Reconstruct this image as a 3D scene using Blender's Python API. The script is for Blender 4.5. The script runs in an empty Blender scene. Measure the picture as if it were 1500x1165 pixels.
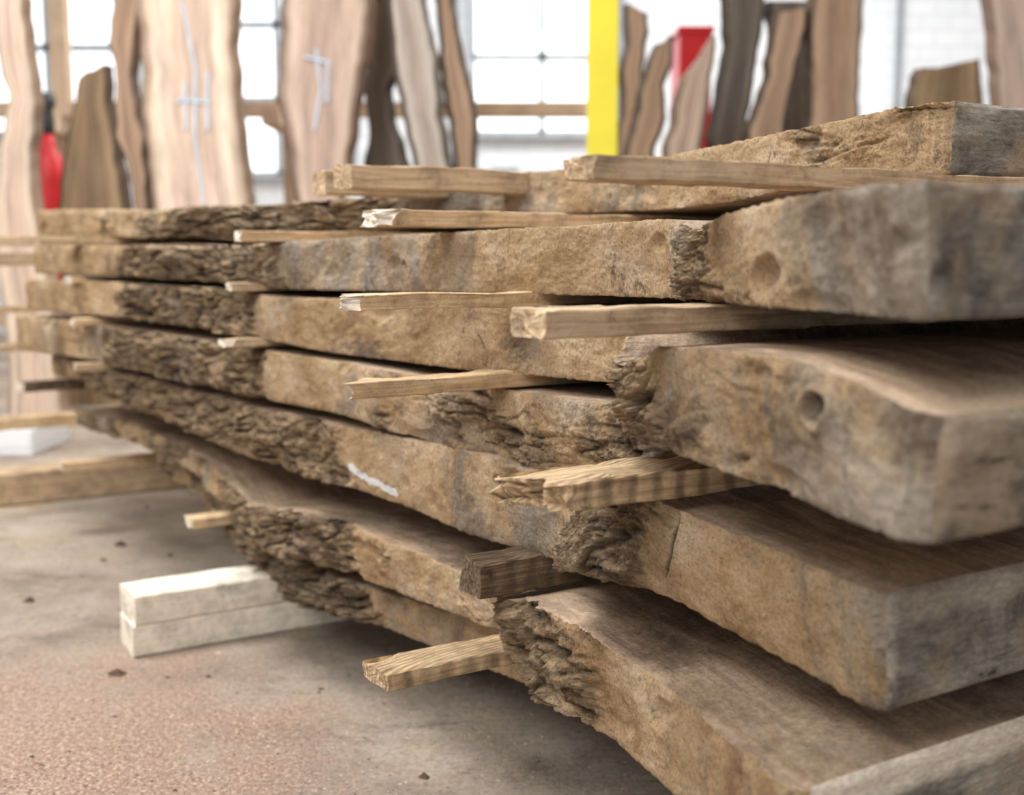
import bpy, math, random
import numpy as np
from mathutils import Vector, noise
random.seed(3)
SC = bpy.context.scene
FPX = 1700.0; CX = 750.0; CY = 582.5; H = 375.0; CAMZ = 0.59
PITCH = math.atan((CY-H)/FPX)
cp, sp = math.cos(PITCH), math.sin(PITCH)
AX = np.array([0.524, -0.851, 0.0])      # stack axis, pointing to the near end
PERP = np.array([0.851, 0.524, 0.0])     # across the stack, away from the aisle

def P(u, v, y):
    """surveyed point: bearing (u,v) at distance y in front of the camera foot point"""
    a = (u-CX)/FPX; b = (CY-v)/FPX
    dy = cp + b*sp; dz = -sp + b*cp
    s = y/dy
    return np.array([a*s, y, CAMZ+dz*s])

# ------------------------------------------------------------------ materials
class NB:
    def __init__(self, name):
        self.m = bpy.data.materials.new(name); self.m.use_nodes = True
        self.t = self.m.node_tree; self.b = self.t.nodes['Principled BSDF']
    def n(self, typ, **kw):
        nd = self.t.nodes.new(typ)
        for k, v in kw.items():
            if k in ('i',):
                for kk, vv in v.items():
                    if isinstance(vv, bpy.types.NodeSocket): self.t.links.new(vv, nd.inputs[kk])
                    else: nd.inputs[kk].default_value = vv
            else: setattr(nd, k, v)
        return nd
    def link(self, a, b): self.t.links.new(a, b)
    def attr(self, name): return self.n('ShaderNodeAttribute', attribute_name=name)
    def map(self, vec, scale):
        return self.n('ShaderNodeMapping', i={'Vector': vec, 'Scale': scale}).outputs[0]
    def noise(self, vec, scale, detail=6, rough=.55, dist=0):
        return self.n('ShaderNodeTexNoise', i={'Vector': vec, 'Scale': scale, 'Detail': detail, 'Roughness': rough, 'Distortion': dist}).outputs[0]
    def ramp(self, fac, stops):
        r = self.n('ShaderNodeValToRGB'); self.link(fac, r.inputs[0])
        el = r.color_ramp.elements
        while len(el) < len(stops): el.new(0.5)
        for e, (p, c) in zip(el, stops):
            e.position = p; e.color = (c[0], c[1], c[2], 1) if not isinstance(c, (int, float)) else (c, c, c, 1)
        return r.outputs[0]
    def mix(self, fac, a, b, mode='MIX'):
        r = self.n('ShaderNodeMix', data_type='RGBA', blend_type=mode)
        for idx, v in ((0, fac), (6, a), (7, b)):
            if isinstance(v, bpy.types.NodeSocket): self.link(v, r.inputs[idx])
            elif isinstance(v, tuple): r.inputs[idx].default_value = (*v, 1) if len(v) == 3 else v
            else: r.inputs[idx].default_value = v
        return r.outputs[2]
    def math(self, op, a, b=0.0, clamp=False):
        r = self.n('ShaderNodeMath', operation=op, use_clamp=clamp)
        for idx, v in ((0, a), (1, b)):
            if isinstance(v, bpy.types.NodeSocket): self.link(v, r.inputs[idx])
            else: r.inputs[idx].default_value = v
        return r.outputs[0]
    def bump(self, h, strength, dist, normal=None):
        r = self.n('ShaderNodeBump', i={'Height': h, 'Strength': strength, 'Distance': dist})
        if normal is not None: self.link(normal, r.inputs['Normal'])
        return r.outputs[0]
    def done(self, col, rough=.85, normal=None, spec=.2):
        if isinstance(col, tuple): self.b.inputs['Base Color'].default_value = (*col, 1)
        else: self.link(col, self.b.inputs['Base Color'])
        if isinstance(rough, bpy.types.NodeSocket): self.link(rough, self.b.inputs['Roughness'])
        else: self.b.inputs['Roughness'].default_value = rough
        self.b.inputs['Specular IOR Level'].default_value = spec
        if normal is not None: self.link(normal, self.b.inputs['Normal'])
        return self.m

def mat_side():
    k = NB('weathered_live_edge')
    sc = k.attr('sc').outputs['Vector']; mka = k.attr('mask')
    sep = k.n('ShaderNodeSeparateColor', i={'Color': mka.outputs['Color']})
    bark, gray, cav = sep.outputs
    n1 = k.noise(k.map(sc, (1, 1.3, 1)), 12, 9, .68)
    tan = k.ramp(n1, [(.30, (.30, .175, .088)), (.42, (.51, .335, .18)), (.54, (.65, .46, .275)), (.70, (.80, .63, .44))])
    n2 = k.noise(k.map(sc, (1, .5, 1)), 7, 11, .74, 1.0)
    gp = k.math('ADD', n2, k.math('MULTIPLY', gray, .24))
    gm = k.ramp(gp, [(.56, 0.0), (.66, .75), (.78, 1.0)])
    gcol = k.ramp(k.noise(sc, 12, 10, .72, .7), [(.34, (.05, .041, .035)), (.43, (.17, .147, .126)), (.53, (.36, .325, .285)), (.68, (.56, .515, .455))])
    c = k.mix(k.math('MULTIPLY', gm, .88), tan, gcol)
    sm = k.ramp(k.noise(k.map(sc, (1, .5, 1)), 28, 10, .83), [(.56, 0.0), (.60, .8), (.7, 1.0)])
    smm = k.ramp(k.noise(sc, 6, 4, .6), [(.42, .1), (.58, 1.0)])
    c = k.mix(k.math('MULTIPLY', k.math('MULTIPLY', sm, smm), .8), c, (.085, .064, .048))
    grn = k.noise(k.map(sc, (1, 1, 1)), 300, 5, .85)
    c = k.mix(.75, c, k.ramp(grn, [(.38, .3), (.455, .92), (.62, 1.25)]), 'MULTIPLY')
    bn = k.noise(k.map(sc, (.8, 3.4, 1)), 34, 11, .8)
    bcol = k.ramp(bn, [(.36, (.034, .023, .016)), (.44, (.15, .10, .062)), (.52, (.35, .245, .15)), (.65, (.62, .48, .32))])
    bf = k.ramp(k.math('ADD', bark, k.math('MULTIPLY', k.math('SUBTRACT', k.noise(sc, 26, 7, .75), .5), 1.5)), [(.4, 0.0), (.6, 1.0)])
    c = k.mix(k.math('MULTIPLY', bf, .8), c, bcol)
    c = k.mix(k.math('MULTIPLY', cav, .88, True), c, (.02, .013, .009))  # crevice darkness, dirt and shade alike, painted into the colour
    pm = k.ramp(k.math('MULTIPLY', mka.outputs['Alpha'], k.math('ADD', k.noise(sc, 160, 4), .6)), [(.25, 0.0), (.4, 1.0)])
    c = k.mix(pm, c, (.95, .95, .95))
    h = k.math('ADD', k.math('MULTIPLY', grn, .8), k.noise(sc, 110, 6, .75))
    nb = k.bump(h, .9, .0042)
    nb = k.bump(k.noise(k.map(sc, (.8, 2.2, 1)), 30, 9, .76), .8, .009, nb)
    return k.done(c, .9, nb)

def mat_top():
    k = NB('rough_sawn_face')
    sc = k.attr('sc').outputs['Vector']
    g = k.noise(k.map(sc, (2.0, 14, 15)), 4, 9, .7, .6)
    c = k.ramp(g, [(.30, (.22, .145, .095)), (.48, (.40, .285, .195)), (.68, (.58, .44, .32))])
    b = k.noise(sc, 9, 10, .76)
    c = k.mix(.85, c, k.ramp(b, [(.37, .4), (.55, 1.12)]), 'MULTIPLY')
    d = k.noise(sc, 5, 9, .76)
    c = k.mix(k.ramp(d, [(.48, 0.0), (.62, .65)]), c, (.60, .46, .32))      # dust
    gy = k.noise(sc, 6.5, 10, .76)
    c = k.mix(k.ramp(gy, [(.55, 0.0), (.66, .6)]), c, (.17, .145, .12))
    fs = k.noise(sc, 240, 5, .85)
    c = k.mix(.55, c, k.ramp(fs, [(.4, .5), (.58, 1.15)]), 'MULTIPLY')
    w = k.noise(k.map(sc, (160, 3, 3)), 1, 3)
    return k.done(c, .9, k.bump(k.math('ADD', w, fs), .7, .0018))

def mat_end():
    k = NB('weathered_end_grain')
    sc = k.attr('sc').outputs['Vector']     # z = distance across, y = height
    sep = k.n('ShaderNodeSeparateColor', i={'Color': k.attr('mask').outputs['Color']})
    n = k.noise(k.map(sc, (1, 1.6, .7)), 12, 11, .74, .7)
    c = k.ramp(n, [(.34, (.045, .037, .031)), (.43, (.15, .128, .108)), (.53, (.30, .265, .225)), (.67, (.50, .45, .385))])
    w = k.n('ShaderNodeTexWave', wave_type='BANDS', bands_direction='Y', i={'Vector': k.map(sc, (1, 1, .25)), 'Scale': 60, 'Distortion': 7, 'Detail': 5, 'Detail Scale': 1.5, 'Detail Roughness': .7}).outputs['Fac']
    c = k.mix(.35, c, k.ramp(w, [(0, .65), (1, 1.12)]), 'MULTIPLY')
    tanm = k.ramp(k.noise(sc, 7, 9, .72), [(.48, 0.0), (.6, .75)])
    c = k.mix(tanm, c, (.44, .33, .22))
    ck = k.noise(k.map(sc, (1, 70, 9)), 1.5, 6, .7)      # radial drying checks
    c = k.mix(k.ramp(ck, [(.35, .8), (.38, 0.0)]), c, (.04, .032, .026))
    s = k.n('ShaderNodeSeparateXYZ', i={'Vector': sc})
    yy = k.math('ADD', s.outputs[1], k.math('MULTIPLY', k.math('SUBTRACT', k.noise(sc, 20, 5), .5), .014))
    pale = k.math('MULTIPLY', k.ramp(yy, [(.014, 1.0), (.020, 0.0)]), sep.outputs[0])
    c = k.mix(k.math('MULTIPLY', pale, .95), c, (.88, .76, .61))
    f = k.noise(k.map(sc, (1, 2, .6)), 200, 5, .82)
    c = k.mix(.55, c, k.ramp(f, [(.39, .5), (.6, 1.2)]), 'MULTIPLY')
    return k.done(c, .85, k.bump(k.math('ADD', k.math('ADD', f, ck), k.noise(sc, 110, 6, .7)), .75, .0024))

def mat_stick(name, dark, mid, light, ribs=0.0):
    k = NB(name)
    sc = k.attr('sc').outputs['Vector']
    g = k.noise(k.map(sc, (2.2, 55, 55)), 4, 7, .68, .3)
    c = k.ramp(g, [(.30, dark), (.5, mid), (.70, light)])
    b = k.noise(sc, 22, 8, .74)
    c = k.mix(.75, c, k.ramp(b, [(.36, .55), (.55, 1.1)]), 'MULTIPLY')
    sp_ = k.noise(sc, 40, 7, .82)
    c = k.mix(k.ramp(sp_, [(.57, 0.0), (.65, .65)]), c, tuple(x*.5 for x in dark))
    h = k.noise(sc, 220, 5, .7)
    if ribs:
        s = k.n('ShaderNodeSeparateXYZ', i={'Vector': sc})
        t = k.math('ADD', k.math('MULTIPLY', s.outputs[0], .55), k.math('MULTIPLY', s.outputs[1], 2.2))
        t = k.math('ADD', t, k.math('MULTIPLY', k.noise(sc, 18, 4), .012))
        w = k.math('ADD', k.math('MULTIPLY', k.math('SINE', k.math('MULTIPLY', t, 480.0)), .5), .5)
        c = k.mix(k.math('MULTIPLY', k.ramp(k.noise(sc, 12, 3), [(.35, .3), (.6, 1.0)]), ribs), c, k.ramp(w, [(.05, .4), (.6, 1.1)]), 'MULTIPLY')
        h = k.math('ADD', h, k.math('MULTIPLY', w, .9))
    return k.done(c, .82, k.bump(h, .6, .002))

def mat_upright(name, sap, heart, dark):
    k = NB(name)
    sc = k.attr('sc').outputs['Vector']      # x along width -1..1, y thickness, z height
    g = k.noise(k.map(sc, (3, 3, .5)), 2.0, 8, .62, .9)
    s = k.n('ShaderNodeSeparateXYZ', i={'Vector': sc})
    e = k.math('ADD', k.math('ABSOLUTE', s.outputs[0]), k.math('MULTIPLY', k.math('SUBTRACT', g, .5), .9))
    c = k.ramp(e, [(.15, heart), (.62, tuple((a+b)/2 for a, b in zip(sap, heart))), (.8, sap), (1.05, dark)])
    c = k.mix(.75, c, k.ramp(g, [(.3, .62), (.62, 1.1)]), 'MULTIPLY')
    f = k.noise(k.map(sc, (26, 26, .8)), 2, 5)
    c = k.mix(.6, c, k.ramp(f, [(.3, .75), (.7, 1.12)]), 'MULTIPLY')
    bl = k.noise(k.map(sc, (1, 1, 1)), 3.5, 7, .7)
    c = k.mix(.7, c, k.ramp(bl, [(.37, .6), (.55, 1.05)]), 'MULTIPLY')
    return k.done(c, .75, k.bump(f, .2, .003))

def mat_simple(name, col, rough=.7, nscale=8, var=.25, spec=.3):
    k = NB(name)
    co = k.n('ShaderNodeTexCoord').outputs['Object']
    n = k.noise(co, nscale, 6)
    c = k.mix(1.0, col, k.ramp(n, [(.3, 1-var), (.7, 1+var*.3)]), 'MULTIPLY')
    return k.done(c, rough, k.bump(k.noise(co, nscale*12, 4), .15, .003), spec)

def mat_floor():
    k = NB('dusty_concrete')
    co = k.n('ShaderNodeNewGeometry').outputs['Position']
    n = k.noise(co, 2.6, 12, .74)
    c = k.ramp(n, [(.34, (.23, .18, .14)), (.48, (.37, .305, .245)), (.64, (.51, .435, .36))])
    st = k.noise(k.map(co, (1, 2.4, 1)), 4.0, 11, .78, .8)
    c = k.mix(k.ramp(st, [(.54, 0.0), (.64, .6)]), c, (.15, .115, .088))
    yl = k.noise(co, 2.7, 6, .65)
    c = k.mix(k.ramp(yl, [(.55, 0.0), (.66, .5)]), c, (.54, .41, .25))
    s = k.n('ShaderNodeSeparateXYZ', i={'Vector': co})
    dx = k.math('ADD', s.outputs[0], .70); dy = k.math('SUBTRACT', s.outputs[1], 1.2)
    d = k.math('SQRT', k.math('ADD', k.math('MULTIPLY', dx, dx), k.math('MULTIPLY', k.math('MULTIPLY', dy, dy), 1.1)))
    d = k.math('ADD', d, k.math('MULTIPLY', k.math('SUBTRACT', k.noise(co, 5, 10, .8), .5), 1.2))
    m = k.ramp(d, [(.34, 1.0), (.60, 0.0)])
    fine = k.noise(co, 190, 5, .85)
    dust = k.ramp(fine, [(.38, (.16, .088, .062)), (.465, (.35, .225, .168)), (.54, (.47, .335, .265)), (.63, (.74, .60, .49))])
    c = k.mix(k.math('MULTIPLY', m, .85), c, dust)
    sp = k.noise(co, 110, 6, .85)
    c = k.mix(.65, c, k.ramp(sp, [(.38, .4), (.455, .93), (.62, 1.25)]), 'MULTIPLY')
    return k.done(c, .88, k.bump(k.math('ADD', fine, k.math('MULTIPLY', k.noise(co, 30, 8, .7), 1.5)), .8, .004))

def mat_wall():
    k = NB('white_painted_brick')
    co = k.n('ShaderNodeTexCoord').outputs['Object']
    s = k.n('ShaderNodeSeparateXYZ', i={'Vector': co})
    v = k.n('ShaderNodeCombineXYZ', i={'X': s.outputs[0], 'Y': s.outputs[2]}).outputs[0]
    br = k.n('ShaderNodeTexBrick', i={'Vector': v, 'Scale': 2.2, 'Color1': (.74, .78, .82, 1), 'Color2': (.80, .83, .86, 1), 'Mortar': (.66, .69, .73, 1), 'Mortar Size': .014})
    return k.done(br.outputs[0], .7, k.bump(br.outputs[1], .3, .01))

M_SIDE, M_TOP, M_END = mat_side(), mat_top(), mat_end()
S_PALE = mat_stick('sticker_pale', (.40, .25, .13), (.62, .44, .26), (.78, .62, .43))
S_TAN = mat_stick('sticker_tan', (.30, .20, .12), (.50, .365, .23), (.66, .52, .36))
S_RIB = mat_stick('sticker_ribbed', (.28, .18, .10), (.52, .37, .22), (.68, .53, .34), .75)
S_DARK = mat_stick('sticker_dark', (.05, .034, .023), (.16, .11, .07), (.32, .23, .15), .5)
S_WHITE = mat_stick('block_white_pine', (.74, .65, .50), (.87, .80, .67), (.93, .88, .77))
S_BREAK = mat_simple('splintered_end', (.86, .76, .64), .8, 60, .5)

# ------------------------------------------------------------------ mesh helper
def mk(name, verts, faces, mats, midx=None, sc=None, mask=None, smooth=True, parent=None):
    me = bpy.data.meshes.new(name)
    me.from_pydata([tuple(v) for v in verts], [], faces)
    for m in mats: me.materials.append(m)
    if midx is not None: me.polygons.foreach_set('material_index', midx)
    if smooth: me.polygons.foreach_set('use_smooth', [True]*len(me.polygons))
    if sc is not None:
        a = me.attributes.new('sc', 'FLOAT_VECTOR', 'POINT')
        a.data.foreach_set('vector', np.asarray(sc, dtype=np.float32).ravel())
    if mask is not None:
        a = me.attributes.new('mask', 'FLOAT_COLOR', 'POINT')
        a.data.foreach_set('color', np.asarray(mask, dtype=np.float32).ravel())
    me.update()
    ob = bpy.data.objects.new(name, me); SC.collection.objects.link(ob)
    if parent: ob.parent = parent
    return ob

def empty(name, loc=(0, 0, 0)):
    e = bpy.data.objects.new(name, None); e.empty_display_size = .1; e.location = loc
    SC.collection.objects.link(e); return e

# ------------------------------------------------------------------ live edge slabs
def slab(st, W, seed, rough=1.0, knots=(), paint=(), cracks=(), pale=0):
    T = np.array([P(s[0], s[1], s[3]) for s in st]); B = np.array([P(s[0], s[2], s[3]) for s in st])
    B[:, :2] = T[:, :2]
    bk = np.array([s[4] for s in st]); gr = np.array([s[5] for s in st])
    cum = np.concatenate([[0], np.cumsum(np.linalg.norm(np.diff(T[:, :2], axis=0), axis=1))])
    us = np.array([s[0] for s in st], float)
    def s_of(u, after=0):
        for i in range(after, len(us)-1):
            if us[i] <= u <= us[i+1]: return cum[i]+(cum[i+1]-cum[i])*(u-us[i])/(us[i+1]-us[i])
        return cum[-1]
    L = cum[-1]; q = np.arange(0, L, .002)
    KN = [(s_of(u, a), f, r, dp) for (u, a, f, r, dp) in knots]
    PT = [(s_of(u0), f0, s_of(u1), f1) for (u0, f0, u1, f1) in paint]
    CR = [(s_of(u0, a), f0, s_of(u1, a), f1) for (a, u0, f0, u1, f1) in cracks]
    def smooth(a, w):
        pad = np.concatenate([2*a[0]-a[w:0:-1], a, 2*a[-1]-a[-2:-w-2:-1]]); ker = np.hanning(2*w+1); ker /= ker.sum()
        return np.convolve(pad, ker, 'valid')
    arr = [smooth(np.interp(q, cum, a), 9) for a in (T[:, 0], T[:, 1], T[:, 2], B[:, 2])]
    tx = smooth(np.gradient(smooth(np.interp(q, cum, T[:, 0]), 25)), 12); ty = smooth(np.gradient(smooth(np.interp(q, cum, T[:, 1]), 25)), 12)
    cols = [0.0]
    while cols[-1] < q[-1]:
        y = np.interp(cols[-1], q, arr[1]); cols.append(cols[-1] + max(.0010, 1.7*y/FPX))
    cols[-1] = q[-1]; cols = np.array(cols); n = len(cols)
    X, Y, ZT, ZB = [np.interp(cols, q, a) for a in arr]
    TX, TY = np.interp(cols, q, tx), np.interp(cols, q, ty)
    BK = np.interp(cols, cum, bk); GR = np.interp(cols, cum, gr)
    R = 42
    ws = [.002, .005, .01, .018, .03, .05, .08, .13, .2, .32, .5, W]
    nw = len(ws)
    verts = []; sc = []; mask = []
    sd = seed*7.31
    for i in range(n):
        s = cols[i]; l = math.hypot(TX[i], TY[i]) or 1
        ox, oy = TY[i]/l, -TX[i]/l
        b = BK[i]; th = ZT[i]-ZB[i]
        endr = -.009*max(0, 1-(q[-1]-s)/.016)**2 + (.0008*math.sin(s*900) if q[-1]-s < .02 else 0)
        side = []
        for k in range(R+1):
            f = k/R; zc = f*th
            d = .009*noise.noise(Vector((s*5, zc*9, sd)))*rough + .004*noise.noise(Vector((s*16, zc*16, sd+5)))
            d -= (.0018+.006*b)*abs(2*f-1)**8
            d += endr
            # bark survives in patches; elsewhere the sapwood shows
            pt = noise.fractal(Vector((s*9, zc*13, sd+9)), .8, 2, 3)
            bl = min(1, max(0, b*1.35 + .9*pt*(1 if b > .05 else 0) - .12))
            cav = 0.0; dz = 0.0; pa = 0.0
            d += .0014*noise.fractal(Vector((s*70, zc*90, sd)), .6, 2, 4)
            dz += .0014*noise.noise(Vector((s*120, 0 if f < .5 else 9, sd)))*(abs(2*f-1)**3)
            ch = noise.noise(Vector((s*20, zc*34, sd+31)))
            if ch > .42: d -= (ch-.42)*.024
            if bl > .03:
                wv = noise.noise(Vector((s*9, zc*14, sd+3)))
                r1 = 1-abs(noise.noise(Vector((s*12+zc*8, zc*52+wv*1.6, sd+2))))*2.4
                r3 = 1-abs(noise.noise(Vector((s*40, zc*36+wv*2, sd+8))))*3.0   # cross breaks
                fr = noise.fractal(Vector((s*30, zc*80, sd+2)), .4, 2.1, 6)
                big = noise.noise(Vector((s*8, zc*20, sd+13)))
                big2 = noise.noise(Vector((s*22, zc*24, sd+17)))
                crk = max(0, r1-.66)*2.9
                crk2 = max(0, r3-.62)*1.2
                d += bl*(.009*fr + .014*big + .010*big2 - .009*crk - .003*crk2 + .005)
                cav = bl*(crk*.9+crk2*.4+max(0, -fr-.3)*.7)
                dz += bl*(.0038*noise.fractal(Vector((s*38, k*.08, sd+21)), .6, 2, 4))*(abs(2*f-1)**1.5)
            for (ks, kf, kr, kd) in KN:
                rr = math.hypot(s-ks, (f-kf)*th*1.3)/kr
                if rr < 1.8:
                    rr += .5*noise.noise(Vector((s*60, zc*60, 4)))
                    g = max(0, 1-rr)**.7 if rr < 1 else 0
                    d -= kd*g; cav = max(cav, g*1.2); d += kd*.35*math.exp(-((rr-1.2)/.25)**2)
            for (s0, f0, s1, f1) in PT:
                vx, vy = s1-s0, (f1-f0)*th; wx, wy = s-s0, (f-f0)*th
                t = max(0, min(1, (wx*vx+wy*vy)/(vx*vx+vy*vy+1e-9)))
                if math.hypot(wx-t*vx, wy-t*vy) < .0040: pa = 1
            for (s0, f0, s1, f1) in CR:
                vx, vy = s1-s0, (f1-f0)*th; wx, wy = s-s0, (f-f0)*th+.007*noise.fractal(Vector((s*40, 3, sd)), .7, 2, 3)
                t = max(0, min(1, (wx*vx+wy*vy)/(vx*vx+vy*vy+1e-9)))
                dd_ = math.hypot(wx-t*vx, wy-t*vy)
                wd = .0019*(1-abs(2*t-1)**2)*(.6+abs(noise.noise(Vector((s*30, 5, sd))))*1.5)+.0002
                if dd_ < wd: g = 1-dd_/wd; d -= .003*g; cav = max(cav, g*1.1)
            side.append((X[i]+ox*d, Y[i]+oy*d, ZT[i]-zc+dz, d, cav, zc, pa, bl))
        d0 = side[0]; d1 = side[-1]
        for w in reversed(ws):
            e = math.exp(-w/.012)
            verts.append((X[i]+ox*d0[3]*e+PERP[0]*w, Y[i]+oy*d0[3]*e+PERP[1]*w, ZT[i]+(d0[2]-ZT[i])*e))
            sc.append((s, -w, sd)); mask.append((b*e, 0, 0, 0))
        for k, p in enumerate(side):
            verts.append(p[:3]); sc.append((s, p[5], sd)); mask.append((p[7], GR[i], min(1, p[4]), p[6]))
        for w in ws:
            e = math.exp(-w/.012)
            verts.append((X[i]+ox*d1[3]*e+PERP[0]*w, Y[i]+oy*d1[3]*e+PERP[1]*w, ZB[i]+(d1[2]-ZB[i])*e))
            sc.append((s, th+w, sd)); mask.append((b*e, 0, 0, 0))
    M = 2*nw+R+1
    faces = []; mi = []
    for i in range(n-1):
        a = i*M; c = a+M
        for j in range(M-1):
            faces.append((a+j, a+j+1, c+j+1, c+j)); mi.append(0 if nw <= j < nw+R else 1)
        faces.append((a+M-1, a, c, c+M-1)); mi.append(0)
    for (i, sg) in ((n-1, 1), (0, -1)):
        base = i*M; side = [verts[base+nw+k] for k in range(R+1)]
        top = [verts[base+nw-1-j] for j in range(nw)]; bot = [verts[base+nw+R+1+j] for j in range(nw)]
        wl = [0]+[x*.004 for x in range(1, 90)]+[.4, .5, .6, W] if sg > 0 else [0]+ws
        wsx = [0]+ws
        tp = np.array([side[0]]+top); bp = np.array([side[-1]]+bot)
        st0 = len(verts); nrow = R+1
        for w in wl:
            t = np.array([np.interp(w, wsx, tp[:, c]) for c in range(3)]); b_ = np.array([np.interp(w, wsx, bp[:, c]) for c in range(3)])
            e = math.exp(-w/.012)
            for k in range(nrow):
                f = k/R; p = t*(1-f)+b_*f
                sv = np.array(side[k]); lin = np.array(side[0])*(1-f)+np.array(side[-1])*f
                p = p+(sv-lin)*e
                edge = (min(1, w/.012)*min(1, min(f, 1-f)*14))**.6
                dd = (.004*noise.noise(Vector((w*14, f*2, sd+40))) + .0016*noise.fractal(Vector((w*40, f*5, sd)), .8, 2, 4)+.004)*edge
                p = p + AX*dd*sg
                verts.append(tuple(p)); sc.append((sd, f*.065, w)); mask.append((pale, 1, 0, 0))
        for a in range(len(wl)-1):
            for k in range(R):
                q0 = st0+a*nrow+k
                fc = (q0, q0+1, q0+nrow+1, q0+nrow)
                faces.append(fc if sg < 0 else fc[::-1]); mi.append(2)
    ob = mk('live_edge_slab', verts, faces, [M_SIDE, M_TOP, M_END], mi, sc, mask)
    import bmesh
    bm = bmesh.new(); bm.from_mesh(ob.data); bmesh.ops.recalc_face_normals(bm, faces=bm.faces); bm.to_mesh(ob.data); bm.free()
    return ob

slabs = {
 'T': [(55,308,345,2.62,0,.1),(150,306,347,2.38,.1,.2),(235,308,346,2.15,.2,.3),(260,303,346,2.08,1,.5),(350,301,345,1.96,1,.5),(450,295,343,1.86,1,.5),(540,288,338,1.79,1,.5),(580,284,328,1.77,.5,.5),(610,270,322,1.76,0,.55),(700,257,315,1.72,0,.55),(850,246,312,1.55,0,.45),(950,232,308,1.42,0,.3),(1060,212,298,1.27,0,.1),(1200,182,270,1.13,.1,.0),(1300,160,257,1.05,.1,.0),(1385,146,255,.99,.1,.3)],
 'A': [(45,360,400,2.55,0,.1),(165,360,403,2.2,0,.1),(185,361,405,2.14,.9,.3),(300,362,412,1.88,1,.3),(380,359,420,1.72,.9,.5),(430,354,424,1.62,.2,.7),(520,347,426,1.5,0,.5),(640,341,428,1.36,0,.45),(720,337,429,1.28,0,.25),(850,330,433,1.16,0,0),(950,322,436,1.08,.05,.05),(990,322,437,1.03,.2,.3),(996,352,438,.95,.5,.6),(1015,335,440,.92,.4,.5),(1060,312,446,.84,.15,.2),(1150,292,452,.73,.05,.5),(1250,275,462,.65,0,.9),(1345,264,470,.58,0,1)],
 'b': [(35,410,453,2.6,0,.1),(165,413,464,2.2,0,.1),(190,416,466,2.14,.8,.5),(300,422,484,1.88,1,.3),(365,430,495,1.74,.9,.3),(385,434,498,1.7,.1,.1),(500,438,519,1.52,0,.0),(650,442,539,1.34,0,.15),(800,448,552,1.2,0,.15),(925,453,564,1.08,0,.1),(905,540,632,.92,.7,.6),(955,508,655,.86,.4,.6),(1050,512,690,.76,.2,.4),(1150,524,725,.69,.1,.5),(1250,562,765,.63,.05,.65),(1365,612,800,.57,0,.8)],
 'c': [(22,462,512,2.65,0,.1),(145,474,530,2.27,.1,.2),(170,480,536,2.2,.9,.2),(280,496,562,1.92,1,.2),(375,512,584,1.73,1,.3),(400,516,588,1.68,.15,.1),(500,531,609,1.5,0,.0),(600,549,640,1.38,.1,.1),(660,561,662,1.3,.35,.2),(750,573,685,1.22,.35,.15),(860,589,702,1.1,.45,.25),(935,601,702,1.06,.6,.3)],
 'd': [(75,520,545,2.6,.3,.3),(150,540,578,2.3,.8,.2),(250,566,622,2.02,1,.2),(350,594,664,1.78,1,.2),(440,612,698,1.6,1,.2),(488,622,708,1.53,.9,.2),(510,627,714,1.5,.1,.0),(600,644,745,1.38,0,.1),(700,666,786,1.24,0,.35),(800,698,818,1.13,.05,.55),(862,722,846,1.05,.2,.4),(825,772,832,1.0,.9,.6),(872,690,850,.95,.9,.4),(940,708,862,.92,.5,.1),(975,738,875,.9,.1,.0),(1000,748,886,.89,0,.0),(1100,794,942,.82,0,.05),(1200,835,998,.76,0,.2),(1283,872,1048,.71,0,.4)],
 'e': [(110,600,622,2.6,.5,.3),(200,624,650,2.28,.5,.3),(300,672,706,1.98,.3,.4),(345,718,758,1.8,.5,.3),(358,742,798,1.72,1,.3),(430,752,828,1.58,1,.3),(512,768,840,1.5,1,.2),(532,782,850,1.46,.1,.1),(620,814,880,1.34,0,.1),(735,864,925,1.2,.1,.2),(740,880,965,1.13,.6,.1),(775,880,1030,1.06,.7,.1),(855,925,1062,.99,.5,.1),(890,950,1080,.96,.1,.0),(960,1000,1145,.87,0,.05),(1060,1080,1240,.77,0,.1),(1160,1163,1340,.67,0,.5)],
 'f': [(235,655,690,2.35,.6,.3),(300,698,735,2.08,.8,.4),(370,778,828,1.78,1,.6),(440,828,884,1.64,1,.8),(520,856,910,1.53,1,.8),(545,864,915,1.5,.2,.3),(640,892,950,1.4,0,.3),(770,932,1003,1.28,0,.3),(900,990,1070,1.15,0,.3),(1000,1042,1130,1.06,0,.3)],
}
KN = {'b': [(1205, 10, .28, .012, .012)], 'd': [(735, 0, .22, .010, .006)], 'c': [(560, 0, .3, .008, .006)], 'A': [(590, 0, .5, .006, .004)]}
PT = {'d': [(508, .68, 516, .64), (518, .66, 530, .74), (534, .72, 543, .80), (545, .78, 556, .78), (560, .80, 578, .86)]}
CRK = {'c': [(0, 625, .45, 720, .42), (0, 720, .42, 790, .22), (0, 700, .72, 830, .66)], 'b': [(0, 700, .4, 718, .75)],
       'd': [(14, 1000, .05, 978, .75)], 'e': [(10, 790, .3, 850, .85)]}
for i, (kx, st) in enumerate(slabs.items()):
    slab(st, {'T': .55, 'A': .95, 'b': .95, 'c': .9, 'd': 1.0, 'e': 1.0, 'f': .95}[kx], i+1, knots=KN.get(kx, ()), paint=PT.get(kx, ()), cracks=CRK.get(kx, ()), pale={'e': 1, 'd': .3}.get(kx, 0))

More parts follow.
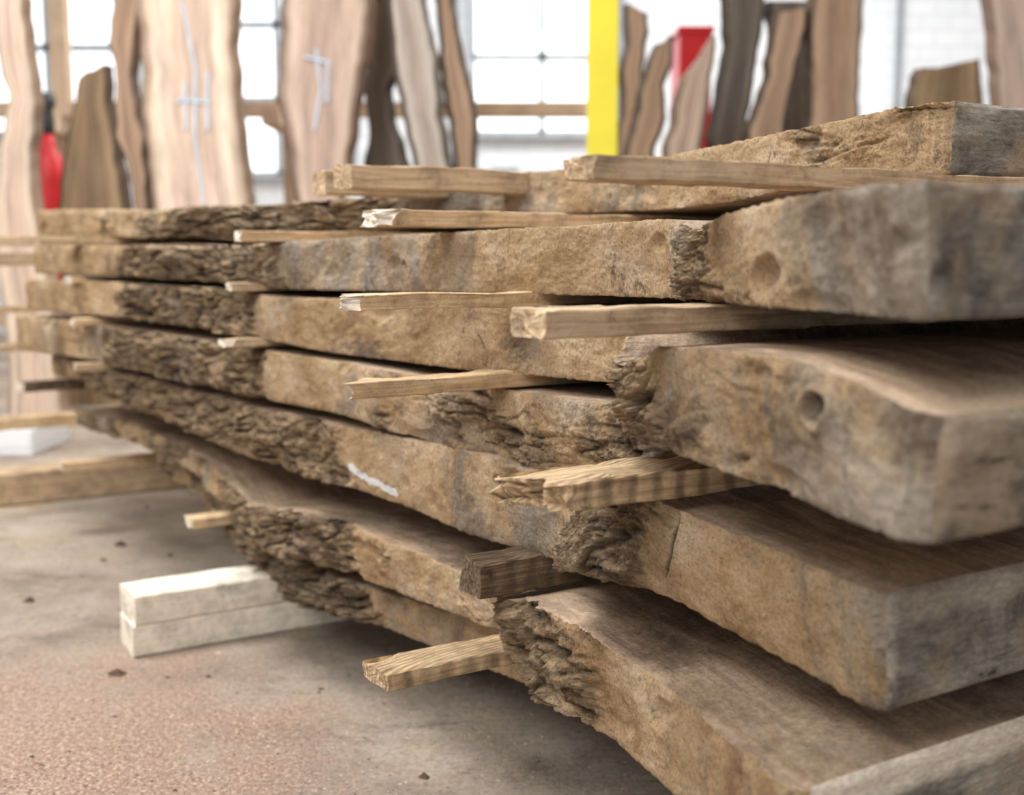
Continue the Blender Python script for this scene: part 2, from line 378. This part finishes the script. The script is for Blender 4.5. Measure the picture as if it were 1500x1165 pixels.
# ------------------------------------------------------------------ stickers & bearers
def stick(name, u, v, y, h, w, L, mat, yaw=0, seed=0, jag=.006, breakend=True, drop=0, wob=1.0):
    """rectangular lath, its free end at the surveyed point, running in between the slabs"""
    c = P(u, v, y)
    ca, sa = math.cos(math.radians(yaw)), math.sin(math.radians(yaw))
    dr = np.array([PERP[0]*ca-PERP[1]*sa, PERP[0]*sa+PERP[1]*ca, drop]); ax = np.array([dr[1], -dr[0], 0])
    nl = max(20, int(L/.004))
    hx, hh = w/2, h/2; bv = min(h, w)*.06
    sec = [(-hx, -hh+bv), (-hx, hh-bv), (-hx+bv, hh), (0, hh), (hx-bv, hh), (hx, hh-bv), (hx, -hh+bv), (hx-bv, -hh), (0, -hh), (-hx+bv, -hh)]
    S = []
    for a in range(10):
        p0, p1 = sec[a], sec[(a+1) % 10]
        for t in (0, .34, .67): S.append((p0[0]*(1-t)+p1[0]*t, p0[1]*(1-t)+p1[1]*t))
    m = len(S); verts = []; sc = []; faces = []; mi = []
    def endoff(a, b):
        j = noise.noise(Vector((a*90+seed*3, b*25, 7)))*1.3 + .8*noise.noise(Vector((a*260, b*160, seed)))
        return jag*(j+.8*a/hx*math.sin(seed*2.1))
    for i in range(nl+1):
        s = L*i/nl
        for j, (a, b) in enumerate(S):
            off = wob*(.0010*noise.noise(Vector((s*30+seed, a*40, b*40)))+.0022*noise.noise(Vector((s*9+seed, a*10, 3))))
            if abs(b) > hh*.9 and abs(a) > hx*.5:
                off -= wob*math.copysign(max(0, noise.noise(Vector((s*22+seed, a*40, b*50+9)))-.15)*.014*min(1, h/.016), b)
            ee = endoff(a, b)*max(0, 1-s/.04)
            verts.append(c+dr*(s-ee)+ax*a+np.array([0, 0, b+off])); sc.append((s+seed, a, b))
        if i:
            for j in range(m):
                k0 = (i-1)*m; k1 = i*m; jj = (j+1) % m
                faces.append((k0+j, k0+jj, k1+jj, k1+j)); mi.append(0)
    prev = list(range(m))
    for ring, sh in enumerate((.75, .45, .15)):
        cur = []
        for j, (a, b) in enumerate(S):
            ee = endoff(a*sh, b*sh)
            cur.append(len(verts)); verts.append(c-dr*ee+ax*(a*sh)+np.array([0, 0, b*sh])); sc.append((seed, a*sh, b*sh))
        for j in range(m):
            jj = (j+1) % m
            faces.append((prev[j], cur[j], cur[jj], prev[jj])); mi.append(1 if breakend else 0)
        prev = cur
    faces.append(tuple(prev)); mi.append(1 if breakend else 0)
    faces.append(tuple(range(nl*m, nl*m+m))); mi.append(0)
    return mk(name, verts, faces, [mat, S_BREAK], mi, sc, smooth=False)

N = 'wood_sticker'
stick(N, 848, 246, .80, .016, .045, .55, S_TAN, seed=1, breakend=False, jag=.004)
stick(N, 552, 320, 1.30, .019, .04, .6, S_PALE, seed=2, jag=.016)
stick(N, 512, 443, 1.12, .015, .04, .6, S_PALE, seed=3, jag=.016)
stick(N, 522, 569, 1.15, .016, .04, .6, S_PALE, seed=4, jag=.016)
stick(N, 780, 722, .85, .022, .062, .5, S_RIB, seed=5, jag=.020, breakend=False)
stick(N, 772, 474, .80, .020, .045, .6, S_TAN, seed=6, breakend=False, jag=.004)
stick(N, 690, 846, 1.12, .036, .045, .5, S_DARK, seed=7, breakend=False, jag=.003)
stick(N, 550, 990, 1.087, .017, .05, .6, S_RIB, seed=8, breakend=False, jag=.003)
stick(N, 276, 765, 1.84, .016, .04, .5, S_PALE, seed=9)
stick(N, 92, 683, 2.42, .02, .05, .6, S_PALE, seed=10)
stick(N, 100, 410, 2.33, .014, .04, .5, S_PALE, seed=11)
stick(N, 107, 472, 2.28, .014, .04, .5, S_PALE, seed=12)
stick(N, 110, 538, 2.25, .016, .04, .5, S_TAN, seed=13)
stick(N, 30, 567, 2.6, .022, .04, .5, S_DARK, seed=14)
stick(N, 350, 346, 1.62, .015, .04, .6, S_PALE, seed=15)
stick(N, 60, 352, 2.3, .014, .04, .6, S_TAN, seed=16)
stick(N, 502, 259, 1.52, .032, .05, .5, S_TAN, seed=17, breakend=False, jag=.003)
stick(N, 468, 268, 1.66, .034, .05, .4, S_TAN, seed=18, breakend=False, jag=.003)
stick(N, 335, 420, 1.72, .012, .04, .5, S_TAN, seed=19)
stick(N, 330, 503, 1.70, .012, .04, .5, S_TAN, seed=20)
for j, (vv, hh) in enumerate(((352, .02), (380, .03), (455, .015), (512, .018), (625, .03))):
    stick(N, -50, vv, 2.75, hh, .05, .8, S_TAN if j % 2 else S_PALE, yaw=4, seed=21+j)
# bearers on the floor
def bearer(name, u, y, h, w, L, mat, seed, z0=0.0):
    lo, hi = 0, 3000
    for _ in range(50):
        mid = (lo+hi)/2
        if P(u, mid, y)[2] > z0+h/2: lo = mid
        else: hi = mid
    return stick(name, u, mid, y, h, w, L, mat, seed=seed, jag=.001, breakend=False, wob=.25)
bearer('timber_bearer', 186, 1.69, .048, .085, .8, S_WHITE, 31)
bearer('timber_bearer', 187, 1.69, .046, .084, .8, S_WHITE, 32, .0482)
bearer('timber_bearer', -10, 2.72, .082, .09, 1.2, S_TAN, 33)

# ------------------------------------------------------------------ floor and shell
def plane(name, pts, mat):
    return mk(name, pts, [(0, 1, 2, 3)], [mat], smooth=False)
plane('floor', [(-6, -2, 0), (7, -2, 0), (7, 9, 0), (-6, 9, 0)], mat_floor())
WM = mat_wall()

def box(name, x0, x1, y0, y1, z0, z1, mat, parent=None, bev=.004):
    import bmesh
    bm = bmesh.new(); bmesh.ops.create_cube(bm, size=1)
    for v in bm.verts:
        v.co = Vector(((x0+x1)/2+v.co.x*(x1-x0), (y0+y1)/2+v.co.y*(y1-y0), (z0+z1)/2+v.co.z*(z1-z0)))
    if bev: bmesh.ops.bevel(bm, geom=bm.edges[:], offset=bev, segments=2, affect='EDGES')
    me = bpy.data.meshes.new(name); bm.to_mesh(me); bm.free(); me.materials.append(mat)
    ob = bpy.data.objects.new(name, me); SC.collection.objects.link(ob)
    if parent: ob.parent = parent
    return ob
box('wall_back', -6, 7, 9, 9.2, 0, 4.2, WM, bev=0)
box('wall_right', 7, 7.2, -2, 9.2, 0, 4.2, WM, bev=0)
box('wall_left', -6.2, -6, -2, 9.2, 0, 4.2, WM, bev=0)

k = NB('daylight_pane'); k.b.inputs['Emission Color'].default_value = (.95, .98, 1, 1); k.b.inputs['Emission Strength'].default_value = 1.6
PANE = k.done((.8, .85, .9), .2)
FRM = mat_simple('window_frame_pale', (.45, .49, .53), .5)
def window(n, x0, x1, z0, z1, nx, nz):
    e = empty('window_%d' % n, ((x0+x1)/2, 8.95, (z0+z1)/2))
    def bx(nm, *a):
        o = box(nm, *a, parent=e, bev=0); o.matrix_parent_inverse = e.matrix_basis.inverted(); return o
    bx('pane', x0, x1, 8.96, 8.99, z0, z1, PANE)
    for i in range(nx+1):
        x = x0+(x1-x0)*i/nx; bx('mullion_%d' % i, x-.025, x+.025, 8.9, 8.99, z0, z1, FRM)
    for i in range(nz+1):
        z = z0+(z1-z0)*i/nz; bx('bar_%d' % i, x0, x1, 8.9, 8.99, z-.025, z+.025, FRM)
window(1, -4.6, -2.9, 1.5, 3.4, 3, 3)
window(2, -2.3, -1.2, 1.2, 3.4, 2, 4)
window(3, -.3, .75, 1.5, 3.2, 2, 3)
CON = mat_simple('grey_conduit', (.33, .36, .4), .5)
DK = mat_simple('dark_plastic', (.05, .055, .06), .5)
cd = empty('wall_conduit')
for i, xx in enumerate((-.42, .82, 2.9)):
    box('pipe_%d' % i, xx-.02, xx+.02, 8.93, 8.97, .1, 3.6, CON, cd, bev=.01)
box('junction_box', -.5, -.34, 8.86, 8.98, 1.1, 1.35, CON, cd)
box('switch_panel', -.16, .05, 8.88, 8.98, .95, 1.25, CON, cd)

# ------------------------------------------------------------------ upright slabs in the background
PAL = {
 'pale': mat_upright('sawn_pale', (.84, .69, .54), (.70, .52, .41), (.36, .25, .18)),
 'pink': mat_upright('sawn_pinkish', (.68, .53, .43), (.53, .39, .32), (.24, .16, .12)),
 'grey': mat_upright('sawn_greyed', (.62, .56, .50), (.42, .35, .30), (.14, .11, .09)),
 'dark': mat_upright('sawn_dark', (.22, .18, .15), (.13, .105, .085), (.05, .04, .034)),
 'olive': mat_upright('sawn_olive', (.42, .30, .18), (.22, .15, .09), (.09, .06, .04)),
 'brown': mat_upright('sawn_brown', (.53, .37, .26), (.36, .24, .165), (.10, .068, .048)),
}
CHALK = mat_simple('blue_chalk', (.60, .68, .80), .9)
def upright(rows, y, mat, lean=.1, th=.05, top=None, seed=0, tilt_top=0):
    pts = []
    for (v, a, b) in rows:
        p, q = P(a, v, y), P(b, v, y); pts.append((p[2], p[0], q[0]))
    pts.sort()
    z0, a0, b0 = pts[0]; z1, a1, b1 = pts[1] if len(pts) > 1 else pts[0]
    if z0 > 0.02: pts.insert(0, (0, a0+(a0-a1)*.3, b0+(b0-b1)*.3))
    if top: pts.append((top, pts[-1][1], pts[-1][2]))
    Z = np.array([p[0] for p in pts]); A = np.array([p[1] for p in pts]); B = np.array([p[2] for p in pts])
    nz = 110; nx = 8; verts = []; sc = []; faces = []
    zs = np.linspace(Z[0], Z[-1], nz)
    for z in zs:
        a = np.interp(z, Z, A)+.018*noise.noise(Vector((z*3, seed, 0)))+.010*noise.noise(Vector((z*14, seed, 5)))
        b = np.interp(z, Z, B)+.018*noise.noise(Vector((z*3, seed, 9)))+.010*noise.noise(Vector((z*14, seed, 15)))
        for side in (0, 1):
            for i in range(nx+1):
                t = i/nx if side == 0 else 1-i/nx
                ins = .02 if side == 0 else 0
                zz = z + (tilt_top*(t-.5) if z == zs[-1] else 0)
                verts.append((a+ins+(b-a-2*ins)*t, y+lean*(zz-.8)+side*th, zz)); sc.append(((t*2-1)*(1 if side == 0 else 1.25), side*.1+seed, z+seed*3))
    m = 2*(nx+1)
    for i in range(nz-1):
        for j in range(m):
            jj = (j+1) % m
            faces.append((i*m+j, i*m+jj, (i+1)*m+jj, (i+1)*m+j))
    faces.append(tuple(range(m))[::-1]); faces.append(tuple(range((nz-1)*m, nz*m)))
    return mk('upright_slab', verts, faces, [PAL[mat]], None, sc, smooth=False)
def chalk(par, segs, y, lean=.1):
    vs = []; fs = []
    for (u0, v0, u1, v1) in segs:
        p, q = P(u0, v0, y), P(u1, v1, y)
        for r in (p, q): r[1] = y+lean*(r[2]-.8)-.004
        d = q-p; nrm = np.array([-d[2], 0, d[0]]); nrm = nrm/np.linalg.norm(nrm)*.005
        b = len(vs); off = np.array([0, -.003, 0])
        vs += [p-nrm, p+nrm, q+nrm, q-nrm, p-nrm+off, p+nrm+off, q+nrm+off, q-nrm+off]
        fs += [(b+4, b+5, b+6, b+7), (b, b+1, b+5, b+4), (b+1, b+2, b+6, b+5), (b+2, b+3, b+7, b+6), (b+3, b, b+4, b+7)]
    mk('chalk_marks', vs, fs, [CHALK], smooth=False, parent=par)
upright([(0,-15,42),(80,-15,44),(150,5,52),(220,-10,50),(300,-22,58),(450,0,85),(600,5,102)], 4.3, 'pale', .02, top=2.3, seed=1)
upright([(98,122,158),(112,106,158),(150,100,160),(200,88,172),(300,80,188)], 4.6, 'olive', .05, top=None, seed=2, tilt_top=.03)
upright([(0,152,206),(60,150,200),(110,162,196),(150,158,205),(200,162,214),(250,185,216),(300,190,220)], 4.45, 'brown', .03, top=2.4, seed=3)
w4 = upright([(0,193,352),(60,198,345),(150,200,350),(300,218,374)], 4.25, 'pale', .03, top=2.4, seed=4)
chalk(w4, [(265,0,285,100),(285,100,285,200),(285,200,300,300),(303,105,303,190),(270,120,272,190),(265,145,308,150),(258,150,272,140)], 4.25, .03)
w5 = upright([(0,402,548),(80,405,540),(140,402,530),(200,415,522),(300,432,505)], 4.3, 'pink', .03, top=2.4, seed=5)
chalk(w5, [(462,70,470,130),(470,130,460,190),(445,82,480,90),(480,90,478,150)], 4.3, .03)
upright([(0,548,605),(70,536,600),(130,530,575),(190,540,585),(250,528,602)], 4.6, 'dark', .02, top=2.2, seed=6)
upright([(0,560,622),(100,575,645),(250,606,662)], 4.4, 'grey', .03, top=2.2, seed=7)
upright([(0,632,668),(80,642,680),(130,652,690),(180,660,698),(250,662,700)], 4.5, 'brown', .03, top=2.2, seed=8)
upright([(8,916,952),(60,920,948),(100,908,946),(150,912,940),(220,902,930)], 5.0, 'brown', .06, seed=9, tilt_top=-.04)
upright([(55,962,992),(90,948,990),(120,940,976),(170,928,978),(220,914,962)], 4.8, 'brown', .06, seed=10, tilt_top=.04)
upright([(48,1046,1056),(80,1028,1054),(110,1000,1046),(135,988,1044),(220,972,1032)], 4.7, 'pink', .08, seed=11)
upright([(-20,1062,1132),(60,1064,1120),(200,1038,1096)], 5.0, 'dark', .08, seed=12)
upright([(10,1142,1192),(100,1125,1172),(190,1092,1155)], 4.9, 'brown', .08, seed=13, tilt_top=.02)
upright([(-20,1192,1278),(90,1188,1270),(180,1180,1262)], 4.9, 'brown', .08, seed=14)
upright([(0,1120,1205),(180,1150,1190)], 5.3, 'dark', .02, seed=15)
upright([(92,1352,1450),(110,1342,1450),(150,1335,1452)], 5.0, 'olive', .08, seed=16, tilt_top=.05)
upright([(-20,1450,1530),(60,1456,1530),(130,1462,1530)], 4.7, 'pink', .08, top=2.2, seed=17)

YEL = mat_simple('yellow_paint', (.78, .68, .06), .45, 5, .1)
def bx(name, u0, u1, y, z0, z1, dep, mat, parent=None):
    a = P(u0, 100, y)[0]; b = P(u1, 100, y)[0]
    return box(name, a, b, y, y+dep, z0, z1, mat, parent)
bx('yellow_post', 862, 906, 4.0, 0, 2.6, .1, YEL)
RACKM = mat_simple('rack_timber', (.54, .40, .28), .7)
rk = empty('lumber_rack')
def zr(v, y): return P(750, v, y)[2]
box('rail', -3.2, .5, 5.6, 5.66, zr(160, 5.6)-.035, zr(160, 5.6)+.035, RACKM, rk)
box('rail_low', -3.2, .5, 5.6, 5.66, .25, .34, RACKM, rk)
for i, x in enumerate((-3.1, -2.2, -1.1, .38)):
    box('rack_post_%d' % i, x, x+.08, 5.67, 5.75, 0, 2.2 if i < 2 else 1.35, RACKM, rk)
for i in range(4):
    x = (-3.1, -2.2, -1.1, .38)[i]; box('rack_arm_%d' % i, x, x+.08, 5.2, 5.7, zr(160, 5.6)-.115, zr(160, 5.6)-.036, RACKM, rk)

RED = mat_simple('red_paint', (.55, .02, .025), .4, 6, .2)
def lathe(name, prof, x, y, z0, mat, parent=None, seg=24):
    vs = []; fs = []
    for (r, z) in prof:
        for i in range(seg):
            a = 2*math.pi*i/seg; vs.append((x+r*math.cos(a), y+r*math.sin(a), z0+z))
    for j in range(len(prof)-1):
        for i in range(seg):
            fs.append((j*seg+i, j*seg+(i+1) % seg, (j+1)*seg+(i+1) % seg, (j+1)*seg+i))
    fs.append(tuple(range(seg))[::-1]); fs.append(tuple(range((len(prof)-1)*seg, len(prof)*seg)))
    return mk(name, vs, fs, [mat], parent=parent)
fe = empty('fire_extinguisher')
xr = P(72, 250, 5.0)[0]
lathe('cylinder_body', [(.075, 0), (.08, .01), (.08, .9), (.07, .98), (.04, 1.03), (.028, 1.06), (.028, 1.1)], xr, 5.0, 0.0, RED, fe)
lathe('valve_head', [(.03, 0), (.032, .06), (.025, .1), (.04, .12), (.035, .17)], xr, 5.0, 1.1, DK, fe)
xr = P(1005, 80, 5.6)[0]
cab = empty('red_tool_cabinet')
box('cabinet_body', xr-.03, xr+.12, 5.6, 5.9, .04, zr(48, 5.6), RED, cab)
box('cabinet_lid', xr-.04, xr+.13, 5.59, 5.91, zr(48, 5.6), zr(48, 5.6)+.03, RED, cab)
box('cabinet_base', xr-.02, xr+.11, 5.61, 5.89, 0, .04, DK, cab)
tr = empty('white_plastic_tray')
WP = mat_simple('white_plastic', (.85, .87, .9), .4, 5, .05)
y0 = 3.4; xa = P(-60, 640, y0)[0]; xb = P(46, 640, y0)[0]
box('tray_base', xa, xb, y0, y0+.3, 0, .02, WP, tr)
box('tray_front', xa, xb, y0, y0+.015, .02, .08, WP, tr); box('tray_back', xa, xb, y0+.285, y0+.3, .02, .08, WP, tr)
box('tray_side_a', xa, xa+.015, y0+.015, y0+.285, .02, .08, WP, tr); box('tray_side_b', xb-.015, xb, y0+.015, y0+.285, .02, .08, WP, tr)

# ------------------------------------------------------------------ sawdust and bark chips (one litter mesh)
CH = [mat_simple('chip_a', (.38, .24, .17), .9), mat_simple('chip_b', (.68, .53, .42), .9), mat_simple('chip_c', (.12, .07, .05), .9)]
vs = []; fs = []; mi = []
def chip(x, y, z, r, m, fl=.4):
    b = len(vs); a0 = random.random()*6.28; k = 5
    for i in range(k):
        a = a0+6.283*i/k; rr = r*random.uniform(.5, 1.2); vs.append((x+rr*math.cos(a), y+rr*.6*math.sin(a), z+r*.05))
    vs.append((x+r*.1, y, z+r*fl*random.uniform(.6, 1.6)))
    for i in range(k): fs.append((b+i, b+(i+1) % k, b+5)); mi.append(m)
def blocked(x, y):
    for (u, yy, w_, L_) in ((186, 1.69, .1, .82), (-10, 2.72, .12, 1.25)):
        p = P(u, 900, yy); dx, dy = x-p[0], y-p[1]
        a = dx*PERP[0]+dy*PERP[1]; c_ = dx*AX[0]+dy*AX[1]
        if -.02 < a < L_ and abs(c_) < w_/2+.012: return True
    return False
for _ in range(42000):
    r = abs(random.gauss(0, .42)); a = random.random()*6.28
    x = -.66+r*1.2*math.cos(a); y = 1.15+r*math.sin(a)
    if y < .75 or y > 1.62 or x > .35 or x < -1.1 or blocked(x, y): continue
    if noise.noise(Vector((x*7, y*7, 0))) < random.uniform(-.4, .25): continue
    chip(x, y, 0, random.uniform(.0008, .0024)*random.uniform(.6, 1.3), random.choice((0, 0, 1, 1, 2)))
def floor_pt(u, v):
    lo, hi = .3, 20
    for _ in range(50):
        m = (lo+hi)/2
        if P(u, v, m)[2] > 0: lo = m
        else: hi = m
    return P(u, v, lo)
for (u, v, r) in ((176, 800, .016), (152, 822, .010), (170, 988, .020), (44, 882, .016), (250, 815, .008), (305, 992, .006), (120, 845, .005), (215, 745, .007), (470, 1010, .006), (620, 1140, .01)):
    p = floor_pt(u, v); chip(p[0], p[1], 0, r, 2, .55)
for _ in range(500):
    x = random.uniform(-1.6, .3); y = random.uniform(1, 3)
    if not blocked(x, y): chip(x, y, 0, random.uniform(.001, .005), random.choice((0, 2, 2, 1)))
mk('sawdust', vs, fs, CH, mi, smooth=False)

# ------------------------------------------------------------------ light
w = bpy.data.worlds.new('World'); SC.world = w; w.use_nodes = True
w.node_tree.nodes['Background'].inputs[0].default_value = (.98, .98, 1, 1)
w.node_tree.nodes['Background'].inputs[1].default_value = .66
def area(name, loc, rot, sx, sy, pw, col=(1, .975, .94)):
    l = bpy.data.lights.new(name, 'AREA'); l.shape = 'RECTANGLE'; l.size = sx; l.size_y = sy; l.energy = pw; l.color = col
    o = bpy.data.objects.new(name, l); o.location = loc; o.rotation_euler = rot; SC.collection.objects.link(o)
area('front_fill', (-1.4, 2.0, 3.6), (0, 0, 0), 2.0, 1.0, 165)
area('front_fill', (1.0, 6.0, 3.8), (0, 0, 0), 4, 2, 290)
area('front_fill', (-2.0, -1.0, 3.0), (math.radians(35), 0, math.radians(-35)), 1.6, 1.6, 105)  # added fill from behind the camera to shape the slabs, no real lamp
try: SC.view_settings.view_transform = 'Standard'
except Exception: pass

# ------------------------------------------------------------------ camera
cam = bpy.data.cameras.new('camera'); co = bpy.data.objects.new('camera', cam); SC.collection.objects.link(co)
co.location = (0, 0, CAMZ); co.rotation_euler = (math.pi/2-PITCH, 0, 0)
cam.sensor_width = 36; cam.lens = 36*FPX/1500; cam.clip_start = .02
cam.dof.use_dof = True; cam.dof.focus_distance = 1.03; cam.dof.aperture_fstop = 4.5
SC.camera = co
